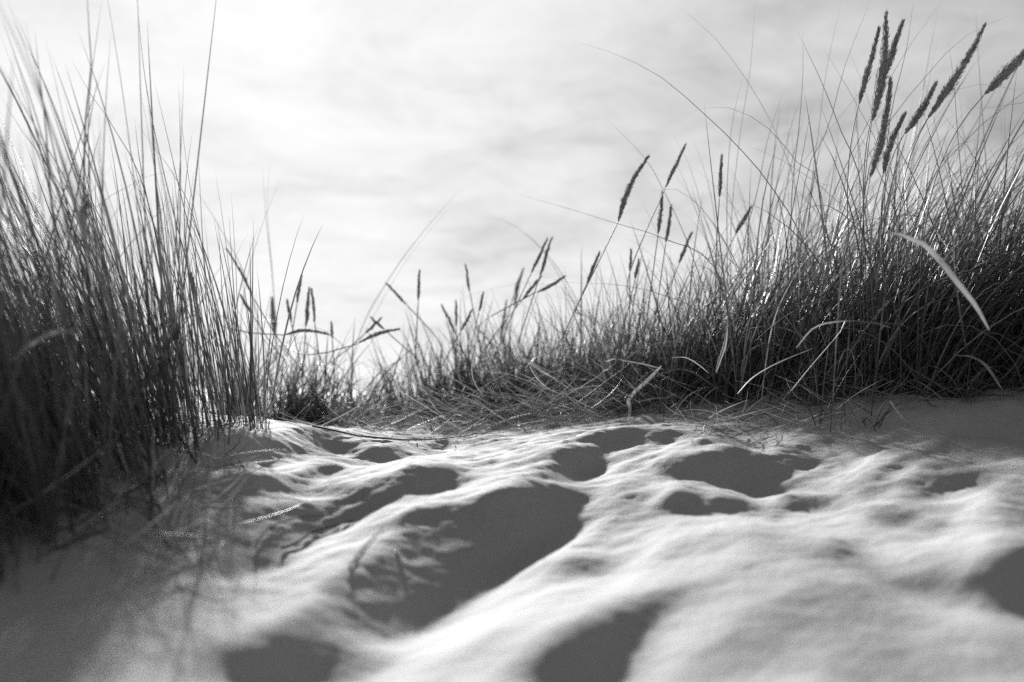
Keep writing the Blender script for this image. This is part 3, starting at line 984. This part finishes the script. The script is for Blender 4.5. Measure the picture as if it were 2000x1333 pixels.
loose('dead_leaf', 'white leaf tip bowed in front of the dark left clump', 'dead leaf',
      [(150, 652), (125, 648), (100, 650), (60, 672), (15, 710)], 1.75, 15, M_PALE, seed=12)
loose('dead_leaf', 'short upright pale leaf at the foot of the bank', 'dead leaf',
      [(1398, 728), (1404, 705), (1414, 675), (1420, 640)], 3.0, 15, M_PALE, seed=14)
loose('dead_leaf', 'pale slanting leaf at the base of the dark bank', 'dead leaf',
      [(1440, 770), (1465, 742), (1498, 720), (1540, 700), (1590, 680)], 3.1, 8, M_DRY, seed=15)
loose('dead_leaf', 'pale arched leaf over the darkest shade of the bank', 'dead leaf',
      [(1555, 680), (1590, 640), (1640, 628), (1700, 630), (1740, 640)], 2.7, 6, M_DRY, seed=16)
loose('dead_leaf', 'small bright leaf catching the sun deep in the dark bank', 'dead leaf',
      [(1864, 693), (1880, 696), (1892, 695), (1925, 712), (1960, 765)], 3.0, 11, M_PALE, seed=17)
loose('straw', 'pale slanting straw standing out of the sand below the dark bank', 'straw',
      [(1738, 783), (1752, 805), (1776, 834)], FOOT(1776, 834), 8, M_PALE, seed=19)
loose('straw', 'pale straw poking level out of the ridge on the shaded sand', 'straw',
      [(395, 986), (430, 984), (475, 981)], 2.1, 6, M_PALE, kind='tube', rest=True)
loose('straw', 'long dark straw curving across the bright sand of the crest', 'straw',
      [(610, 836), (680, 851), (760, 861), (860, 860), (960, 846)], 4.0, 7, M_STEM, kind='tube', rest=True)
loose('straw', 'long dark straw lying along the shaded slope', 'straw',
      [(320, 925), (255, 965), (170, 1020), (60, 1060)], 2.0, 6, M_TWIG, kind='tube', rest=True)
loose('straw', 'dark straw lying lowest on the shaded slope', 'straw',
      [(210, 1040), (150, 1062), (90, 1085)], 1.7, 5, M_TWIG, kind='tube', rest=True)
loose('straw', 'thin curved dark stem hooped on the shaded hollow', 'straw',
      [(498, 1075), (515, 1045), (550, 1024), (600, 1012), (660, 1010)], 2.0, 3.5, M_TWIG, kind='tube', rest=True)
loose('straw', 'thicker dark stem beside the thin hooped one', 'straw',
      [(550, 1076), (585, 1062), (620, 1040), (690, 1020)], 2.0, 6, M_TWIG, kind='tube', rest=True)
loose('straw', 'thin dark stem slanting over the bright ridge beside the big hollow', 'straw',
      [(680, 1116), (700, 1085), (722, 1060), (748, 1035)], 1.9, 4, M_TWIG, kind='tube', rest=True)
loose('twig', 'slanting bare twig stuck in the crooked sand ridge', 'twig',
      [(466, 900), (488, 930), (524, 967)], 2.4, 4.5, M_STEM, kind='tube')
loose('twig', 'dark upright twig standing on the bright sand at the crest', 'twig',
      [(846, 862), (841, 830), (838, 788)], 4.3, 7, M_TWIG, kind='tube')
loose('twig', 'dark slanting twig standing in the shaded hollow below the wiry tuft', 'twig',
      [(518, 895), (508, 860), (490, 820), (486, 790)], 3.1, 5, M_TWIG, kind='tube')
loose('twig', 'short dark twig at the foot of the tall dark clump', 'twig',
      [(437, 876), (434, 850), (425, 800)], 2.9, 6, M_TWIG, kind='tube')
loose('twig', 'dark twig leaning out of the tall clump onto the shaded sand', 'twig',
      [(384, 905), (350, 850), (300, 760)], 2.4, 6, M_TWIG, kind='tube')


def shell(label, px, py, size, seed):
    r = np.random.default_rng(seed)
    p = on_sand(px, py)
    lat = np.linspace(-1, 1, 7)
    lon = np.linspace(0, 2 * np.pi, 10, endpoint=False)
    V = []
    for a in lat:
        for b in lon:
            rr = math.sqrt(max(0, 1 - a * a)) + .05
            V.append((rr * math.cos(b) * 1.2, rr * math.sin(b), a * 0.55 + .3 + 0.06 * math.cos(b * 3)))
    V = np.array(V) * (1 + r.normal(0, .05, (len(V), 1))) * size * 0.5
    Fq = [[i * 10 + j, i * 10 + (j + 1) % 10, (i + 1) * 10 + (j + 1) % 10, (i + 1) * 10 + j] for i in range(6) for j in range(10)]
    o = link('pebble', mesh_from('pebble', V, Fq, [M_STONE]), None, tuple(p))
    o['label'] = label
    o['category'] = 'pebble'
    o['group'] = 'white pebbles on the sand'


shell('white pebble lying in the big shaded hollow beside the bright ridge', 775, 1080, .010, 1)
shell('white pebble on the bright ridge under the straw', 1103, 867, .016, 2)
shell('small white pebble at the foot of the dark bank', 1437, 797, .015, 3)

# flattened straw and broken leaves over the sand: nobody could count them
r = np.random.default_rng(77)


def litter(n, px0, px1, Y0, Y1, lmin, lmax, seed, lift=0.02, dens=None):
    r = np.random.default_rng(seed)
    Y = r.uniform(Y0, Y1, n)
    X = (r.uniform(px0, px1, n) - 1000) / F * Y
    z = ground(X, Y) + r.exponential(lift, n)
    L = r.uniform(lmin, lmax, n)
    az = r.normal(0.25, 0.7, n) + np.where(r.uniform(0, 1, n) < .5, 0, np.pi)
    P = grow(np.stack([X, Y, z], -1), L, r.uniform(1.0, 1.5, n), r.normal(0.15, 0.35, n), az, 1.3, 7, 0.5, seed)
    return keep_up(P, 0.004)


Ps = [litter(700, 860, 1330, 4.1, 5.1, .15, .5, 1, .055), litter(160, 640, 1000, 4.2, 5.3, .12, .4, 2, .008),
      litter(300, 1080, 1420, 3.9, 4.6, .06, .3, 3, .035), litter(220, 450, 900, 4.8, 5.6, .12, .4, 4, .02),
      litter(380, 1350, 2050, 3.1, 3.75, .06, .3, 5, .015), litter(260, -50, 470, 1.6, 3.0, .06, .28, 6, .012),
      litter(60, 560, 900, 3.3, 4.4, .05, .25, 7, .003)]
P = np.concatenate(Ps)
mt = np.where(r.uniform(0, 1, len(P)) < .3, 2, np.where(r.uniform(0, 1, len(P)) < .75, 1, 0))
me = strip_mesh('straw_litter', P, r.uniform(.002, .005, len(P)), BLADE_MATS, mt, seed=3)
o = link('straw_litter', me)
o['kind'] = 'stuff'
